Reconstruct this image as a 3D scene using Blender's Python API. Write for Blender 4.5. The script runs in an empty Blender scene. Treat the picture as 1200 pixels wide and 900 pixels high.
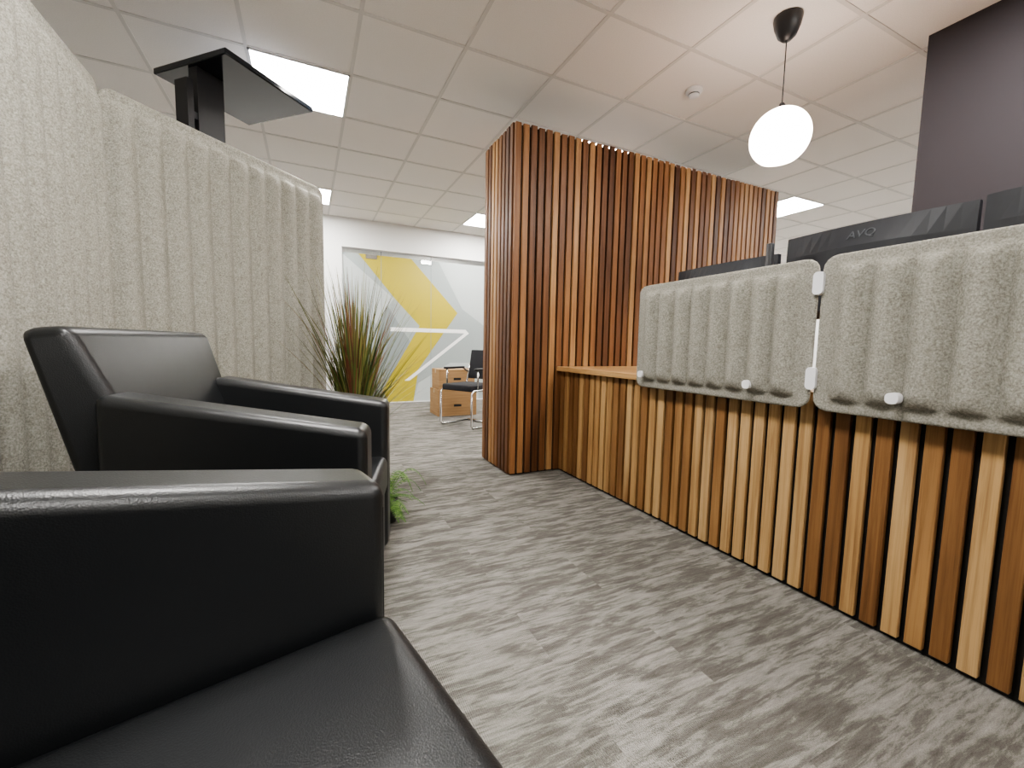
import bpy, bmesh, math, random
from mathutils import Vector, Matrix
random.seed(7)
S = bpy.context.scene
COL = S.collection
try:
    S.view_settings.view_transform = 'AgX'
    S.view_settings.look = 'AgX - Medium High Contrast'
except Exception as e:
    print(e)

# ---------------------------------------------------------------- materials
def mat(name, color=(.5,.5,.5), rough=.5, metal=0, spec=.5, emit=None, estr=0, trans=0, coat=0):
    m = bpy.data.materials.new(name); m.use_nodes = True
    b = m.node_tree.nodes['Principled BSDF']
    b.inputs['Base Color'].default_value = (*color, 1)
    b.inputs['Roughness'].default_value = rough
    b.inputs['Metallic'].default_value = metal
    b.inputs['Specular IOR Level'].default_value = spec
    b.inputs['Transmission Weight'].default_value = trans
    b.inputs['Coat Weight'].default_value = coat
    if emit:
        b.inputs['Emission Color'].default_value = (*emit, 1)
        b.inputs['Emission Strength'].default_value = estr
    return m

class NT:
    def __init__(s, m):
        s.t = m.node_tree; s.n = s.t.nodes; s.l = s.t.links
        s.b = s.n['Principled BSDF']
        s.tc = s.n.new('ShaderNodeTexCoord')
    def mapping(s, scale=(1,1,1), rot=(0,0,0), src=None, loc=(0,0,0)):
        n = s.n.new('ShaderNodeMapping')
        n.inputs['Scale'].default_value = scale
        n.inputs['Rotation'].default_value = rot
        n.inputs['Location'].default_value = loc
        s.l.new(src or s.tc.outputs['Object'], n.inputs['Vector'])
        return n.outputs['Vector']
    def noise(s, vec, scale=5, detail=2, rough=.5, dist=0):
        n = s.n.new('ShaderNodeTexNoise')
        n.inputs['Scale'].default_value = scale
        n.inputs['Detail'].default_value = detail
        n.inputs['Roughness'].default_value = rough
        n.inputs['Distortion'].default_value = dist
        s.l.new(vec, n.inputs['Vector'])
        return n.outputs['Fac']
    def ramp(s, fac, stops, interp='LINEAR'):
        n = s.n.new('ShaderNodeValToRGB')
        n.color_ramp.interpolation = interp
        e = n.color_ramp.elements
        while len(e) < len(stops): e.new(.5)
        for i,(p,c) in enumerate(stops):
            e[i].position = p; e[i].color = (*c, 1)
        s.l.new(fac, n.inputs['Fac'])
        return n.outputs['Color']
    def mix(s, fac, a, b, mode='MIX'):
        n = s.n.new('ShaderNodeMix'); n.data_type='RGBA'; n.blend_type = mode
        for sock, v in ((n.inputs[0],fac),(n.inputs[6],a),(n.inputs[7],b)):
            if hasattr(v,'is_output') or isinstance(v, bpy.types.NodeSocket): s.l.new(v, sock)
            elif isinstance(v,(int,float)): sock.default_value = v
            else: sock.default_value = (*v,1)
        return n.outputs[2]
    def math(s, op, a, b=0):
        n = s.n.new('ShaderNodeMath'); n.operation = op
        for i,v in enumerate((a,b)):
            if isinstance(v, bpy.types.NodeSocket): s.l.new(v, n.inputs[i])
            else: n.inputs[i].default_value = v
        return n.outputs[0]
    def bump(s, h, strength=.3, dist=.01):
        n = s.n.new('ShaderNodeBump')
        n.inputs['Strength'].default_value = strength
        n.inputs['Distance'].default_value = dist
        s.l.new(h, n.inputs['Height'])
        s.l.new(n.outputs['Normal'], s.b.inputs['Normal'])
    def color(s, c): s.l.new(c, s.b.inputs['Base Color'])

def wood_mat(name, stops, gx=60, spread=1):
    m = mat(name, rough=.45, spec=.35); t = NT(m)
    geo = t.n.new('ShaderNodeNewGeometry')
    rnd = geo.outputs['Random Per Island']
    comb = t.n.new('ShaderNodeCombineXYZ')
    off = t.math('MULTIPLY', rnd, 37.0)
    t.l.new(off, comb.inputs[0]); t.l.new(off, comb.inputs[1]); t.l.new(off, comb.inputs[2])
    add = t.n.new('ShaderNodeVectorMath'); add.operation='ADD'
    t.l.new(t.tc.outputs['Object'], add.inputs[0]); t.l.new(comb.outputs[0], add.inputs[1])
    v = t.mapping((gx,gx,1.6), src=add.outputs[0])
    g = t.noise(v, 1, 6, .6, .6)
    v2 = t.mapping((gx*5,gx*5,5), src=add.outputs[0])
    fine = t.noise(v2, 1, 3, .6)
    v3 = t.mapping((6,6,1.1), src=add.outputs[0])
    big = t.noise(v3, 1, 2, .5)
    f = t.math('ADD', t.math('MULTIPLY', rnd, .85*spread), t.math('MULTIPLY', big, .75))
    f = t.math('SUBTRACT', f, .30)
    base = t.ramp(f, stops)
    gr = t.ramp(g, [(.3,(.54,.47,.42)),(.55,(1,1,1)),(.8,(1.0,.96,.88))])
    c = t.mix(.85, base, gr, 'MULTIPLY')
    fr = t.ramp(fine, [(.3,(.75,.7,.65)),(.5,(1,1,1))])
    c = t.mix(.6, c, fr, 'MULTIPLY')
    t.color(c); t.bump(fine, .15, .002)
    return m

M_wood_desk = wood_mat('timber_desk_slats', [(0,(.14,.066,.026)),(.22,(.24,.122,.048)),(.45,(.37,.212,.088)),(.7,(.45,.282,.126)),(.88,(.50,.335,.165)),(1,(.24,.120,.046))])  # lighter than the tower timber: light on the desk is put into its colour
M_wood_box  = wood_mat('timber_tower_slats', [(0,(.075,.031,.014)),(.28,(.145,.062,.025)),(.55,(.235,.108,.043)),(.82,(.335,.175,.073)),(1,(.41,.24,.108))])
M_wood_top = mat('timber_counter', rough=.4); t = NT(M_wood_top)
c = t.ramp(t.noise(t.mapping((30,2,30)),1,5,.6,.5),[(.3,(.33,.17,.07)),(.5,(.47,.28,.12)),(.75,(.56,.36,.17))]); t.color(c)

M_black = mat('black_backing', (.012,.011,.010), .8)
M_felt = mat('grey_felt', rough=.95, spec=.12); t = NT(M_felt)
n1 = t.noise(t.mapping((1,1,1)), 170, 4, .8)
n2 = t.noise(t.mapping((1,1,1)), 45, 4, .7, .5)
c1 = t.ramp(n1, [(.36,(.18,.172,.146)),(.5,(.295,.283,.246)),(.64,(.41,.396,.352))])
c2 = t.ramp(n2, [(.35,(.84,.83,.81)),(.5,(1,1,1)),(.65,(1.08,1.08,1.07))])
t.color(t.mix(.8,c1,c2,'MULTIPLY')); t.bump(n1,.3,.003)

M_leather = mat('black_leather', (.010,.011,.012), .34, spec=.55); t = NT(M_leather)
vor = t.n.new('ShaderNodeTexVoronoi'); vor.inputs['Scale'].default_value = 420
t.l.new(t.tc.outputs['Object'], vor.inputs['Vector'])
big = t.noise(t.tc.outputs['Object'], 6, 3, .5)
hh = t.math('ADD', t.math('MULTIPLY', vor.outputs['Distance'], .25), t.math('MULTIPLY', big, 1.2))
t.bump(hh, .25, .004)
M_piping = mat('leather_piping', (.014,.015,.016), .45)

M_carpet = mat('carpet_planks', rough=.97, spec=.1); t = NT(M_carpet)
br = t.n.new('ShaderNodeTexBrick')
br.inputs['Scale'].default_value = 1; br.inputs['Brick Width'].default_value = 1.0
br.inputs['Row Height'].default_value = .25; br.inputs['Mortar Size'].default_value = .0
br.inputs['Color1'].default_value = (0,0,0,1); br.inputs['Color2'].default_value = (1,1,1,1)
br.offset = .37
t.l.new(t.tc.outputs['Object'], br.inputs['Vector'])
cmb = t.n.new('ShaderNodeCombineXYZ')
bo = t.math('MULTIPLY', br.outputs['Color'], 9.0)
t.l.new(bo, cmb.inputs[0]); t.l.new(bo, cmb.inputs[1])
ad = t.n.new('ShaderNodeVectorMath'); ad.operation = 'ADD'
t.l.new(t.tc.outputs['Object'], ad.inputs[0]); t.l.new(cmb.outputs[0], ad.inputs[1])
st = t.noise(t.mapping((5.5,34,1), src=ad.outputs[0]), 1, 6, .70, .4)
pa = t.noise(t.mapping((2.6,9,1), src=ad.outputs[0]), 1, 3, .6, .3)
st = t.math('ADD', st, t.math('MULTIPLY', t.math('SUBTRACT', pa, .5), .45))
st2 = t.noise(t.mapping((14,110,1), src=ad.outputs[0]), 1, 3, .6)
fi = t.noise(t.tc.outputs['Object'], 330, 2, .7)
c1 = t.ramp(st, [(.36,(.118,.112,.099)),(.47,(.150,.143,.127)),(.53,(.222,.213,.193)),(.68,(.285,.275,.252))])
c2 = t.ramp(st2,[(.38,(.76,.76,.76)),(.55,(1,1,1)),(.7,(1.10,1.10,1.10))])
c3 = t.ramp(fi, [(.3,(.66,.66,.66)),(.6,(1.12,1.12,1.12))])
c = t.mix(.7,c1,c2,'MULTIPLY'); c = t.mix(.85,c,c3,'MULTIPLY')
t.color(c)
wv = t.n.new('ShaderNodeTexWave'); wv.bands_direction='X'; wv.inputs['Scale'].default_value=60
t.l.new(t.tc.outputs['Object'], wv.inputs['Vector'])
t.bump(t.math('ADD', fi, t.math('MULTIPLY', wv.outputs['Fac'], .5)), .5, .004)

M_tile = mat('ceiling_tile', (.80,.77,.74), .9, spec=.1); t = NT(M_tile)
n = t.noise(t.tc.outputs['Object'], 160, 3, .6)
t.color(t.ramp(n,[(.3,(.86,.82,.795)),(.6,(.92,.88,.855))])); t.bump(n,.2,.002)
M_tbar = mat('ceiling_grid', (.72,.69,.67), .6)
M_wall = mat('white_wall', (.80,.80,.78), .85, spec=.2); t = NT(M_wall)
n = t.noise(t.tc.outputs['Object'], 60, 2, .5); t.bump(n,.05,.002)
M_dark = mat('charcoal_wall', (.045,.040,.044), .85, spec=.2)
M_light = mat('led_panel', (1,1,1), .5, emit=(1,.975,.94), estr=68)
M_globe = mat('opal_glass', (.95,.93,.88), .25, emit=(1,.82,.70), estr=14)
M_plastic = mat('black_plastic', (.015,.015,.017), .4)
M_mon = mat('monitor_casing', (.015,.017,.022), .5)
M_montext = mat('monitor_lettering', (.07,.077,.085), .5)
M_white = mat('white_plastic', (.78,.78,.80), .4)
M_chrome = mat('chrome', (.7,.7,.7), .18, metal=1)
M_fabric = mat('black_fabric', (.02,.02,.024), .9)
M_card = mat('cardboard', rough=.85); t = NT(M_card)
n = t.noise(t.mapping((3,3,60)),1,3,.5); t.color(t.ramp(n,[(.3,(.28,.165,.075)),(.7,(.36,.22,.105))]))
M_tape = mat('parcel_tape', (.34,.225,.11), .35)
M_glass = mat('clear_glass', (.95,.97,.96), .03, trans=1)
M_film = mat('frosted_film', (.33,.37,.365), .35)
M_film2 = mat('frosted_film_pale', (.46,.50,.49), .35)
M_film3 = mat('frosted_film_dark', (.24,.275,.275), .35)
M_yellow = mat('yellow_film', (.45,.375,.04), .35)
M_filmw = mat('white_film', (.88,.88,.86), .35)
M_screen = mat('dark_glass', (.006,.008,.012), .12)
M_pot = mat('planter_pot', (.03,.03,.03), .5)
M_soil = mat('soil', (.03,.02,.012), .95)
def leaf_mat(name, stops):
    m = mat(name, rough=.6); t = NT(m)
    g = t.n.new('ShaderNodeNewGeometry')
    t.color(t.ramp(g.outputs['Random Per Island'], stops)); return m
M_grass = leaf_mat('grass_blades', [(0,(.04,.06,.015)),(.4,(.11,.14,.035)),(.7,(.26,.25,.075)),(.86,(.20,.08,.04)),(1,(.12,.04,.025))])
M_fern = leaf_mat('fern_leaf', [(0,(.04,.10,.016)),(.6,(.08,.17,.03)),(1,(.16,.25,.06))])

# ---------------------------------------------------------------- mesh builder
class B:
    def __init__(s, name):
        s.name = name; s.bm = bmesh.new(); s.mats = []
    def mi(s, m):
        if m not in s.mats: s.mats.append(m)
        return s.mats.index(m)
    def merge(s, tb, m, smooth=False):
        i = s.mi(m); mp = {}
        for v in tb.verts: mp[v] = s.bm.verts.new(v.co)
        for f in tb.faces:
            try: nf = s.bm.faces.new([mp[v] for v in f.verts])
            except ValueError: continue
            nf.material_index = i; nf.smooth = smooth
        tb.free()
    def hexa(s, c, m, bev=0, seg=3, smooth=None):
        """c: 8 corners, bottom 4 ccw then top 4 ccw"""
        tb = bmesh.new(); v = [tb.verts.new(p) for p in c]
        for q in ((3,2,1,0),(4,5,6,7),(0,1,5,4),(1,2,6,5),(2,3,7,6),(3,0,4,7)):
            tb.faces.new([v[k] for k in q])
        if bev: bmesh.ops.bevel(tb, geom=tb.edges[:], offset=bev, segments=seg, profile=.5, affect='EDGES')
        s.merge(tb, m, bool(bev) if smooth is None else smooth); return s
    def box(s, x0,x1,y0,y1,z0,z1, m, bev=0, seg=3, smooth=None):
        return s.hexa([(x0,y0,z0),(x1,y0,z0),(x1,y1,z0),(x0,y1,z0),(x0,y0,z1),(x1,y0,z1),(x1,y1,z1),(x0,y1,z1)], m, bev, seg, smooth)
    def lathe(s, prof, m, n=32, center=(0,0), smooth=True):
        tb = bmesh.new(); rings = []
        for r,z in prof:
            if r < 1e-5: rings.append([tb.verts.new((center[0],center[1],z))])
            else: rings.append([tb.verts.new((center[0]+r*math.cos(2*math.pi*k/n), center[1]+r*math.sin(2*math.pi*k/n), z)) for k in range(n)])
        for a,b in zip(rings, rings[1:]):
            for k in range(n):
                k2=(k+1)%n
                if len(a)==1 and len(b)==1: continue
                if len(a)==1: tb.faces.new([a[0],b[k2],b[k]])
                elif len(b)==1: tb.faces.new([a[k],a[k2],b[0]])
                else: tb.faces.new([a[k],a[k2],b[k2],b[k]])
        bmesh.ops.recalc_face_normals(tb, faces=tb.faces[:])
        s.merge(tb, m, smooth); return s
    def tube(s, pts, r, m, n=8):
        pts = [Vector(p) for p in pts]; tb = bmesh.new(); rings=[]
        for i,p in enumerate(pts):
            d = (pts[min(i+1,len(pts)-1)]-pts[max(i-1,0)]).normalized()
            a = d.cross(Vector((0,0,1)) if abs(d.z)<.9 else Vector((1,0,0))).normalized(); b = d.cross(a)
            rings.append([tb.verts.new(p+a*r*math.cos(2*math.pi*k/n)+b*r*math.sin(2*math.pi*k/n)) for k in range(n)])
        for a,b in zip(rings,rings[1:]):
            for k in range(n): tb.faces.new([a[k],a[(k+1)%n],b[(k+1)%n],b[k]])
        tb.faces.new(rings[0][::-1]); tb.faces.new(rings[-1])
        bmesh.ops.recalc_face_normals(tb, faces=tb.faces[:])
        s.merge(tb, m, True); return s
    def poly(s, pts, m, thick=None):
        tb = bmesh.new(); f = tb.faces.new([tb.verts.new(p) for p in pts])
        if thick:
            r = bmesh.ops.extrude_face_region(tb, geom=[f])
            vs = [g for g in r['geom'] if isinstance(g, bmesh.types.BMVert)]
            bmesh.ops.translate(tb, verts=vs, vec=thick)
            bmesh.ops.recalc_face_normals(tb, faces=tb.faces[:])
        s.merge(tb, m, False); return s
    def done(s, loc=(0,0,0), rotz=0, wn=False, parent=None):
        me = bpy.data.meshes.new(s.name); s.bm.to_mesh(me); s.bm.free()
        for m in s.mats: me.materials.append(m)
        o = bpy.data.objects.new(s.name, me); COL.objects.link(o)
        o.location = loc; o.rotation_euler = (0,0,rotz)
        if wn:
            w = o.modifiers.new('wn','WEIGHTED_NORMAL'); w.keep_sharp = False; w.weight = 80
        if parent: o.parent = parent
        return o

# ---------------------------------------------------------------- room shell
CZ = 2.70
XL, XR, YF, YB = -3.0, 9.3, -2.8, 6.7
b = B('floor'); b.box(XL-.1,XR+.1,YF-.1,9.0,-.1,0,M_carpet); b.done()

panels = []
for ix in (-.3, 2.1, 5.1, 7.5):
    for iy in (-1.6, .8, 3.2, 5.6, 8.0):  # last row is added, unseen, to light the office behind the glass
        if ix == 2.1 and iy == .8: iy = .2
        panels.append((ix,iy))
b = B('ceiling')
b.box(XL-.1,XR+.1,YF-.1,9.0,CZ,CZ+.1,M_tile)
x = .3-.6*6
while x < XR:
    if x > XL: b.box(x-.011,x+.011,YF,8.9,CZ-.004,CZ+.001,M_tbar)
    x += .6
y = 3.2-.6*10
while y < 8.9:
    if y > YF: b.box(XL,XR,y-.011,y+.011,CZ-.0045,CZ+.001,M_tbar)
    y += .6
b.done()
for i,(px,py) in enumerate(panels):
    b = B('ceiling_light_panel' if i==0 else 'ceiling_light_panel.%03d'%i)
    b.box(px+.015,px+.585,py+.015,py+.585,CZ-.008,CZ-.0005,M_light)
    for q in ((px+.004,px+.596,py+.004,py+.016),(px+.004,px+.596,py+.584,py+.596),(px+.004,px+.016,py+.004,py+.596),(px+.584,px+.596,py+.004,py+.596)):
        b.box(*q,CZ-.010,CZ-.0005,M_white)
    b.done()

GX0, GX1, GZ = .47, 4.3, 2.29
b = B('wall_back')
b.box(XL,GX0,YB,YB+.12,0,CZ,M_wall)
b.box(GX0,GX1,YB,YB+.12,GZ,CZ,M_wall)
b.box(GX1,XR,YB,YB+.12,0,CZ,M_wall); b.done()
b = B('wall_left'); b.box(XL-.1,XL,YF,8.9,0,CZ,M_wall); b.done()
b = B('wall_right'); b.box(XR,XR+.1,YF,8.9,0,CZ,M_wall); b.done()
b = B('wall_front'); b.box(XL,XR,YF-.1,YF,0,CZ,M_wall); b.done()
b = B('wall_office'); b.box(XL,XR,8.8,8.9,0,CZ,M_wall); b.done()
b = B('wall_dark_partition'); b.box(3.19,3.75,YF,1.32,0,CZ,M_dark); b.done()
b = B('baseboard_back'); b.box(XL,GX0,YB-.012,YB,0,.09,M_wall); b.box(GX1,XR,YB-.012,YB,0,.09,M_wall); b.done()

# glazed partition with printed film
b = B('window_1')
yg = YB+.05
seams = [GX0, 1.02, 1.78, 2.75, 3.55, GX1]
for a,c_ in zip(seams, seams[1:]):
    b.box(a+.004,c_-.004,yg,yg+.01,.012,GZ-.012,M_glass)
b.box(GX0,GX1,yg-.015,yg+.025,0,.012,M_white)
b.box(GX0,GX1,yg-.015,yg+.025,GZ-.012,GZ,M_white)
b.box(GX0,GX0+.012,yg-.015,yg+.025,0,GZ,M_white)
yf = yg-.003
def film(pts, m, lay):
    yy = yf-.0012*lay
    b.poly([(x_,yy,z_) for x_,z_ in pts], m, (0,.001,0))
film([(GX0+.012,.012),(GX1-.01,.012),(GX1-.01,2.22),(GX0+.012,2.22)], M_film, 0)
film([(GX0+.012,2.2),(GX0+.012,1.55),(.95,1.2),(1.2,1.6)], M_film2, 1)
film([(.62,.012),(1.12,.012),(1.05,.25),(1.45,.95),(1.1,1.5)], M_film3, 1)
film([(1.9,2.22),(2.75,2.22),(2.75,1.2),(2.3,1.5)], M_film2, 1)
film([(.70,2.22),(1.47,2.22),(2.22,1.43),(1.58,.52),(1.50,.012),(1.12,.012),(1.02,.2),(1.60,1.2),(1.22,1.6)], M_yellow, 2)
film([(1.15,1.105),(2.42,1.105),(2.36,1.165),(1.15,1.165)], M_filmw, 3)
film([(2.42,1.105),(2.34,1.105),(1.36,.34),(1.44,.34)], M_filmw, 4)
film([(1.50,.012),(1.58,.30),(2.1,.62),(2.6,.62),(2.6,.012)], M_film2, 1)
for sx in seams[1:-1]:
    b.box(sx-.004,sx+.004,yg-.006,yg,.012,GZ-.012,M_film3)
for sx in (.80, 1.62):
    b.box(sx,sx+.16,yg-.014,yg-.008,GZ-.13,GZ-.07,M_chrome)
b.done()

# ---------------------------------------------------------------- timber slat tower
def slats_y(b, xface, y0, y1, z0, z1, m, dirn, pitch=.060, w=.043, dep=.02, jag=0):
    n = int(round((y1-y0)/pitch)); p=(y1-y0)/n
    for i in range(n):
        a = y0+i*p+(p-w)/2; j=random.uniform(-jag,0)
        xa, xb = (xface, xface+dep) if dirn<0 else (xface-dep, xface)
        b.box(xa,xb,a,a+w,z0,z1+j,m,.0015,1,False)
def slats_x(b, yface, x0, x1, z0, z1, m, dirn, pitch=.060, w=.043, dep=.02, jag=0):
    n = int(round((x1-x0)/pitch)); p=(x1-x0)/n
    for i in range(n):
        a = x0+i*p+(p-w)/2; j=random.uniform(-jag,0)
        ya, yb = (yface, yface+dep) if dirn<0 else (yface-dep, yface)
        b.box(a,a+w,ya,yb,z0,z1+j,m,.0015,1,False)
TX0,TX1,TY0,TY1,TH = 1.262, 4.01, 2.665, 3.20, 2.40
b = B('timber_slat_tower')
b.box(TX0+.02,TX1-.02,TY0+.02,TY1-.02,0,TH-.012,M_black)
slats_x(b,TY0,TX0,TX1,.012,TH,M_wood_box,-1,jag=.008)
slats_x(b,TY1,TX0,TX1,.012,TH,M_wood_box,1,jag=.008)
slats_y(b,TX0,TY0+.02,TY1-.02,.012,TH,M_wood_box,-1,jag=.008)
slats_y(b,TX1,TY0+.02,TY1-.02,.012,TH,M_wood_box,1,jag=.008)
b.done()

# ---------------------------------------------------------------- reception desk
DX = 1.665; DY0 = -1.2; DY1 = TY0-.002
b = B('reception_desk')
b.box(DX+.02,DX+.06,DY0,DY1,0,.742,M_black)
b.box(DX+.06,DX+.75,DY0,DY0+.04,0,.742,M_black)
b.box(DX+.06,DX+.75,DY1-.04,DY1,0,.742,M_black)
b.box(DX+.06,DX+.75,.7,.74,0,.742,M_black)
slats_y(b,DX,DY0,DY1,.018,.742,M_wood_desk,-1)
b.box(DX-.03,DX+.80,DY0-.01,DY1,.743,.775,M_wood_top,.003,2,False)
b.done()

# ---------------------------------------------------------------- pressed felt panels
def felt_panel(name, w, h, r, m0, pitch, depth, rim=.006, round_bottom=True, endlen=.06, topm=.05, loc=(0,0,0), rotz=0, botm=None, backd=.25):
    """panel in local XZ plane, u along x, faces -y and +y"""
    nr = int((w-2*m0)/pitch); p = (w-2*m0)/nr
    botm = topm if botm is None else botm
    us = [0,.004,.012]
    uu = .025
    while uu < m0: us.append(uu); uu += .02
    for i in range(nr*16+1): us.append(m0 + (w-2*m0)*i/(nr*16))
    us += [w-u for u in (us[:3])]
    uu = m0-.02
    while uu>.02: us.append(w-uu); uu -= .02
    us = sorted(set(round(u,5) for u in us))
    vs = []
    a = [0,.004,.012,.025]
    for q in a: vs += [q/h, 1-q/h]
    for q in range(11): vs += [(topm+endlen*q/10)/h*1.0, 1-(topm+endlen*q/10)/h]
    for q in range(1,8): vs.append(.15+.7*q/8 if h>1 else .25+.5*q/8)
    vs = sorted(set(round(v,5) for v in vs))
    def zt(u):
        e = min(u, w-u)
        return r - math.sqrt(max(r*r-(r-e)**2,0)) if e<r else 0
    def off(u,v,dep):
        z = v*h; e = min(u,w-u)
        base = rim
        t = (u-m0)/p
        if 0<t<nr:
            s_ = abs(math.sin(math.pi*t))
            rb = math.sqrt(s_*s_+.010)-.10
            rb = max(0,rb)/.905
            rb = rb**.9
            dt = h-z-topm; db = z-botm if round_bottom else 9
            q = min(dt,db)/endlen
            q = max(0,min(1,q)); q = math.sqrt(1-(1-q)**2)
            base += dep*rb*q
        edge = min(e, h-z, z if round_bottom else 9)
        if edge < .012: base *= .35+.65*math.sqrt(max(0,1-(1-edge/.012)**2))
        return base
    bm = bmesh.new(); F=[];K=[]
    for u in us:
        cf=[];cb=[]
        top = h-zt(u); bot = zt(u) if round_bottom else 0
        for v in vs:
            z = bot+(top-bot)*v
            cf.append(bm.verts.new((u,-off(u,v,depth),z))); cb.append(bm.verts.new((u,off(u,v,depth*backd),z)))
        F.append(cf);K.append(cb)
    nu,nvv=len(us),len(vs)
    for i in range(nu-1):
        for j in range(nvv-1):
            bm.faces.new((F[i][j],F[i+1][j],F[i+1][j+1],F[i][j+1]))
            bm.faces.new((K[i][j],K[i][j+1],K[i+1][j+1],K[i+1][j]))
        bm.faces.new((F[i][-1],F[i+1][-1],K[i+1][-1],K[i][-1]))
        bm.faces.new((F[i][0],K[i][0],K[i+1][0],F[i+1][0]))
    for j in range(nvv-1):
        bm.faces.new((F[0][j],F[0][j+1],K[0][j+1],K[0][j]))
        bm.faces.new((F[-1][j],K[-1][j],K[-1][j+1],F[-1][j+1]))
    for f in bm.faces: f.smooth=True
    me = bpy.data.meshes.new(name); bm.to_mesh(me); bm.free(); me.materials.append(M_felt)
    o = bpy.data.objects.new(name, me); COL.objects.link(o); o.location=loc; o.rotation_euler=(0,0,rotz)
    return o

FH = 2.0
A = Vector((-.787,2.506)); Bp = Vector((.119,3.432))
d = Bp-A
felt_panel('felt_partition', d.length-.002, FH, .06, .02, .112, .031, .010, False, .07, .06, (A.x-.002,A.y-.002,0), math.atan2(d.y,d.x))
felt_panel('felt_partition.001', 1.57, FH, .06, .02, .112, .031, .010, False, .07, .06, (-.792,.930,0), math.pi/2)
felt_panel('felt_partition.002', 1.55, FH, .06, .02, .112, .031, .010, False, .07, .06, (-.792,-.625,0), math.pi/2)

# small screens on the desk
SX = DX-.054
def clips(screen, items, tabs):
    b = B('clips')
    for y,z,w,h_ in items:
        pts=[]; x0 = SX-(.050 if w==h_ else .018)
        r=min(w,h_)/2*.8
        for cx,cy,a0 in ((w/2-r,h_/2-r,0),(-w/2+r,h_/2-r,90),(-w/2+r,-h_/2+r,180),(w/2-r,-h_/2+r,270)):
            for k in range(6):
                a_=math.radians(a0+18*k); pts.append((x0, y+cx+r*math.cos(a_), z+cy+r*math.sin(a_)))
        b.poly(pts, M_white, (.03,0,0))
    for yy in tabs: b.box(SX,DX-.031,yy-.012,yy+.012,.748,.772,M_white)
    o = b.done(); o.parent = screen
    o.matrix_parent_inverse = (Matrix.Translation(screen.location) @ Matrix.Rotation(-math.pi/2,4,'Z')).inverted()
def desk_screen(name, y_left, w, items, tabs):
    o = felt_panel(name, w, .53, .045, .05, .098, .036, .006, True, .05, .04, (SX,y_left,.715), -math.pi/2)
    clips(o, items, tabs)
bt=.033
desk_screen('desk_screen', 1.795, .89, [(.899,1.155,.034,.078),(.899,.825,.034,.078),(1.72,.785,bt,bt),(1.12,.785,bt,bt)], (1.70,1.17))
desk_screen('desk_screen.001', .893, .89, [(-.003,1.155,.034,.078),(-.003,.825,.034,.078),(.65,.785,bt,bt),(.1,.785,bt,bt)], (.66,.1))
desk_screen('desk_screen.002', -.009, .89, [(-.2,.785,bt,bt)], (-.2,))

# ---------------------------------------------------------------- monitors
def monitor(name, yc, w, ztop, x=2.0, h=.37, label=True):
    e = bpy.data.objects.new(name, None); COL.objects.link(e); e.location=(x,yc,.776)
    zt = ztop-.776; zb = zt-h
    b = B('casing')
    n=16
    rows=[]
    tb=bmesh.new()
    for i in range(n+1):
        u=-w/2+w*i/n; cx=-.10*(u/(w/2))**2*0.25
        bx = -.018-.030*math.exp(-(u/(w*.33))**4)
        rows.append([tb.verts.new((cx*-1+bx*1.0,u,zb+.03)),tb.verts.new((cx*-1-.014,u,zb)),tb.verts.new((cx*-1+.008,u,zb)),
                     tb.verts.new((cx*-1+.008,u,zt)),tb.verts.new((cx*-1-.014,u,zt)),tb.verts.new((cx*-1+bx,u,zt-.09))])
    for a_,c_ in zip(rows,rows[1:]):
        for k in range(6): tb.faces.new((a_[k],a_[(k+1)%6],c_[(k+1)%6],c_[k]))
    tb.faces.new(rows[0][::-1]); tb.faces.new(rows[-1])
    bmesh.ops.recalc_face_normals(tb, faces=tb.faces[:])
    b.merge(tb,M_mon,False)
    b.done(parent=e)
    b = B('display'); b.box(.034,.036,-w/2+.03,w/2-.03,zb+.02,zt-.01,M_screen); 
    o=b.done(parent=e); o.location=(-.010,0,0)
    b = B('stand')
    b.box(-.085,-.045,-.03,.03,.01,zb+.22,M_plastic,.005,2)
    b.box(-.13,.10,-.12,.12,0,.012,M_plastic,.004,2)
    b.done(parent=e)
    if label:
        cu = bpy.data.curves.new('lettering','FONT'); cu.body='AVQ'; cu.size=.046; cu.extrude=.0012; cu.align_x='CENTER'
        cu.materials.append(M_montext)
        t_ = bpy.data.objects.new('lettering',cu); COL.objects.link(t_); t_.parent=e
        t_.rotation_euler=(math.radians(90-20.7),0,math.radians(-90))
        t_.location=(-.0385,0,zt-.060)
    return e
monitor('computer_monitor', .965, .625, 1.43)
monitor('computer_monitor.001', .325, .625, 1.44)
monitor('computer_monitor.002', 1.62, .60, 1.375, label=False)
b = B('monitor_post'); b.box(1.86,1.885,1.255,1.28,.776,1.395,M_plastic,.003,2); b.box(1.83,1.915,1.225,1.31,.775,.785,M_plastic); b.done()

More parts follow.
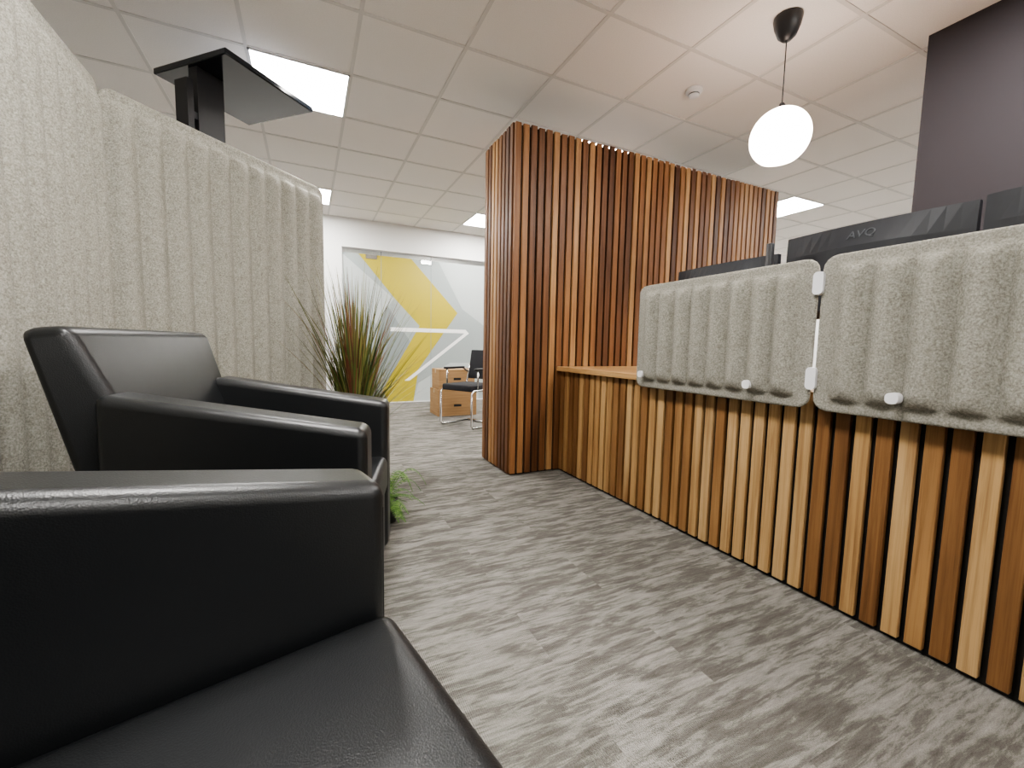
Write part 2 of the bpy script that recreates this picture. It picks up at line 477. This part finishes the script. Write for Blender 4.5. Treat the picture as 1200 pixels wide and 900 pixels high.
# ---------------------------------------------------------------- armchairs
def armchair(name, loc, rotz, W=.72, D=.75, arm=.13, seatz=.46, armf=.68, armb=.78, backz=.95):
    b = B(name)
    w=W/2; L=M_leather
    for s_ in (-1,1):
        y0,y1 = (w-arm,w) if s_>0 else (-w,-w+arm)
        xb=-D+.10
        b.hexa([(xb,y0,.05),(0,y0,.05),(0,y1,.05),(xb,y1,.05),(xb,y0,armb),(0,y0,armf),(0,y1,armf),(xb,y1,armb)],L,.028,6)
        for yy in (y0+.012,y1-.012):
            b.tube([(-.007,yy,armf-.045),(-.006,yy,.09)],.0022,M_piping,6)
    b.box(-D+.12,-.012,-w+arm-.004,w-arm+.004,.06,seatz-.14,L,.012,3)
    b.hexa([(-D+.16,-w+arm+.002,seatz-.15),(.002,-w+arm+.002,seatz-.145),(.002,w-arm-.002,seatz-.145),(-D+.16,w-arm-.002,seatz-.15),
            (-D+.16,-w+arm+.002,seatz-.02),(.002,-w+arm+.002,seatz),(.002,w-arm-.002,seatz),(-D+.16,w-arm-.002,seatz-.02)],L,.030,6)
    iw = w-.012
    b.hexa([(-D+.10,-iw,.06),(-D+.27,-w+arm,.06),(-D+.27,w-arm,.06),(-D+.10,iw,.06),
            (-D+.10,-iw,.40),(-D+.27,-w+arm,.40),(-D+.27,w-arm,.40),(-D+.10,iw,.40)],L,.01,3)
    b.hexa([(-D+.09,-iw,.38),(-D+.26,-iw+arm*.8,.38),(-D+.26,iw-arm*.8,.38),(-D+.09,iw,.38),
            (-D-.055,-iw,backz-.01),(-D+.05,-iw,backz),(-D+.05,iw,backz),(-D-.055,iw,backz-.01)],L,.030,6)
    for s_ in (-1,1):
        for xx in (-.06,-D+.18):
            b.lathe([(0,0),(.018,0),(.022,.055),(0,.055)],M_plastic,16,(xx,s_*(w-.06)))
    return b.done(loc, rotz, wn=True)

th = math.radians(25.6); CT,ST = math.cos(th),math.sin(th)
armchair('armchair', (.232,1.567,0), math.radians(-14.6))
# near, wider armchair
ang = math.radians(37.5-25.6)
W2=.98
fx,fy = math.cos(ang),math.sin(ang)
corner = Vector((-.289*CT+.820*ST, .289*ST+.820*CT))
fc = corner - Vector((-fy,fx))*(W2/2)
armchair('armchair.001', (fc.x,fc.y,0), ang, W=W2)

# ---------------------------------------------------------------- plants
def grass(name, loc, n=560, H=1.42):
    b = B(name)
    b.lathe([(0,0),(.12,0),(.15,.26),(.15,.28),(.135,.28),(.135,.25)],M_pot,32)
    b.lathe([(.135,.25),(0,.255)],M_soil,32)
    i = b.mi(M_grass)
    for k in range(n):
        a=random.uniform(0,2*math.pi); r0=random.uniform(0,.09)
        lean=random.uniform(.10,.66)*random.uniform(.4,1); hh=H*random.uniform(.45,1.0)-.25
        if lean>.3: hh*=.88
        wd=random.uniform(.0028,.0065); curl=random.uniform(1.3,2.2)
        px,py=r0*math.cos(a),r0*math.sin(a); s_=Vector((-math.sin(a),math.cos(a),0))
        a2=a+random.uniform(-.4,.4); dr=Vector((math.cos(a2),math.sin(a2),0))
        # the partition stands behind the plant: blades that lean into it stay short
        if dr.x*-.7+dr.y*.7 > .3: lean=min(lean,.20)
        N=8; prev=None
        droop=random.uniform(0,.12) if random.random()<.35 else 0
        for j in range(N+1):
            t_=j/N
            p=Vector((px,py,.25))+dr*lean*t_**curl+Vector((0,0,hh*t_-droop*t_**4))
            ww=wd*(1-t_**2)+.0005
            v=(b.bm.verts.new(p-s_*ww),b.bm.verts.new(p+s_*ww))
            if prev:
                f=b.bm.faces.new((prev[0],prev[1],v[1],v[0])); f.material_index=i; f.smooth=True
            prev=v
    return b.done(loc)
grass('potted_grass_plant',(.285,3.0,0))
def fern(name, loc, n=30):
    b = B(name)
    b.lathe([(0,0),(.045,0),(.055,.12),(.048,.12),(.048,.105),(0,.105)],M_pot,24)
    i=b.mi(M_fern)
    for k in range(n):
        a=2*math.pi*k/n+random.uniform(-.2,.2); dr=Vector((math.cos(a),math.sin(a),0)); sd=Vector((-math.sin(a),math.cos(a),0))
        Lh=random.uniform(.12,.21); up=random.uniform(-.02,.17); N=18
        pp=[]
        for j in range(N+1):
            t_=j/N
            pp.append(Vector((0,0,.12))+dr*(Lh*t_)+Vector((0,0,up*math.sin(t_*2.3)*1.1-.075*t_**2)))
        for j in range(1,N+1):
            t_=j/N; ll=.026*math.sin(math.pi*min(1,(t_*.85+.12)))+.003
            dd=(pp[j]-pp[j-1]).normalized()
            for s_ in (-1,1):
                q=pp[j-1]; tip=q+sd*s_*ll+dd*ll*.5-Vector((0,0,ll*.2))
                vs=[b.bm.verts.new(x_) for x_ in (q,q+dd*.007,tip+dd*.0015,tip-dd*.0015+(q-tip)*.2)]
                f=b.bm.faces.new(vs); f.material_index=i
        b.tube([tuple(p) for p in pp],.0012,M_fern,4)
    return b.done(loc)
fern('potted_fern',(.355,2.21,0))

# ---------------------------------------------------------------- pendant & detector
b = B('pendant_lamp')
PX,PY=2.36,1.59
b.lathe([(0,CZ-.0005),(.068,CZ-.0005),(.070,CZ-.012),(.062,CZ-.05),(.045,CZ-.095),(.022,CZ-.118),(.006,CZ-.122),(0,CZ-.122)],M_plastic,40,(PX,PY))
b.tube([(PX,PY,CZ-.115),(PX,PY,2.25)],.003,M_plastic,8)
R=.148; zc=2.085
b.lathe([(0,zc+R+.03),(.010,zc+R+.03),(.018,zc+R+.015),(.022,zc+R-.008)],M_plastic,24,(PX,PY))
prof=[(R*math.sin(math.radians(a)), zc+R*math.cos(math.radians(a))) for a in range(9,148,5)]
prof += [(prof[-1][0]*.97,prof[-1][1]+.001),(prof[-1][0]*.93,prof[-1][1]+.012),(0,prof[-1][1]+.016)]
b.lathe(prof,M_globe,48,(PX,PY)); b.done()
b = B('smoke_detector')
b.lathe([(0,CZ),(.055,CZ-.0005),(.055,CZ-.018),(.045,CZ-.024),(.036,CZ-.026),(.034,CZ-.045),(.022,CZ-.052),(0,CZ-.053)],M_white,32,(2.44,2.28))
b.lathe([(.0355,CZ-.030),(.0365,CZ-.034),(.0355,CZ-.038)],M_plastic,32,(2.44,2.28))
b.done()

# ---------------------------------------------------------------- tall screen stand behind the felt
b = B('display_stand')
b.box(-.315,.315,-.30,.30,2.50,2.535,M_screen,.006,2,False)
b.box(-.29,-.13,-.035,.035,.02,2.50,M_plastic)
b.box(-.36,-.325,-.05,.05,.02,2.40,M_plastic)
b.box(-.33,-.28,-.03,.03,2.2,2.24,M_plastic)
b.box(-.42,.05,-.25,.25,0,.02,M_plastic)
b.done((-.366,3.40,0), math.radians(45))

# ---------------------------------------------------------------- back office things
b = B('cardboard_box')
def carton(x0,x1,y0,y1,z0,z1):
    b.box(x0,x1,y0,y1,z0,z1,M_card,.004,1,False)
    ym=(y0+y1)/2
    b.box(x0-.001,x1+.001,ym-.025,ym+.025,z1-.05,z1+.001,M_tape)
    b.box((x0+x1)/2-.05,(x0+x1)/2+.05,y0-.001,y0+.002,z0+.12,z0+.15,M_plastic)
carton(1.48,2.0,5.25,5.65,0,.34)
carton(1.50,1.98,5.27,5.63,.341,.60)
b.done()
b = B('office_chair')
b.box(-.22,.22,-.22,.22,.41,.48,M_fabric,.02,3)
b.hexa([(-.20,.19,.52),(.20,.19,.52),(.20,.22,.52),(-.20,.22,.52),(-.19,.24,.86),(.19,.24,.86),(.19,.27,.86),(-.19,.27,.86)],M_fabric,.012,3)
for s_ in (-1,1):
    x_=s_*.235
    b.tube([(x_*.85,.245,.70),(x_,.235,.55),(x_,.20,.42),(x_,-.18,.42),(x_,-.215,.39),(x_,-.22,.04),(x_,-.19,.012),(x_,.22,.012)],.012,M_chrome,10)
    b.tube([(x_,.0,.42),(x_*.6,.0,.42)],.010,M_chrome,8)
    b.box(x_-.02,x_+.02,-.16,.16,.64,.665,M_plastic,.006,2)
    b.tube([(x_,.14,.65),(x_,.23,.60)],.010,M_plastic,8)
    b.tube([(x_,-.12,.65),(x_,-.12,.42)],.010,M_chrome,8)
b.tube([(-.235,.22,.012),(.235,.22,.012)],.012,M_chrome,10)
b.done((1.66,4.60,0), math.radians(-62))

# ---------------------------------------------------------------- camera
cam = bpy.data.cameras.new('camera'); co = bpy.data.objects.new('camera',cam); COL.objects.link(co)
cam.sensor_width=36; cam.lens=15.0; cam.clip_start=.02
p=math.radians(5.14); ph=math.radians(1.1)
fwd=Vector((ST*math.cos(p),CT*math.cos(p),-math.sin(p)))
right=Vector((CT,-ST,0)); up=right.cross(fwd)
r2=right*math.cos(ph)+up*math.sin(ph); u2=up*math.cos(ph)-right*math.sin(ph)
mt=Matrix((( r2.x,u2.x,-fwd.x,0),(r2.y,u2.y,-fwd.y,0),(r2.z,u2.z,-fwd.z,.92),(0,0,0,1)))
co.matrix_world=mt
S.camera=co
w=bpy.data.worlds.new('world'); S.world=w; w.use_nodes=True
w.node_tree.nodes['Background'].inputs[0].default_value=(.9,.92,1,1)
w.node_tree.nodes['Background'].inputs[1].default_value=.4
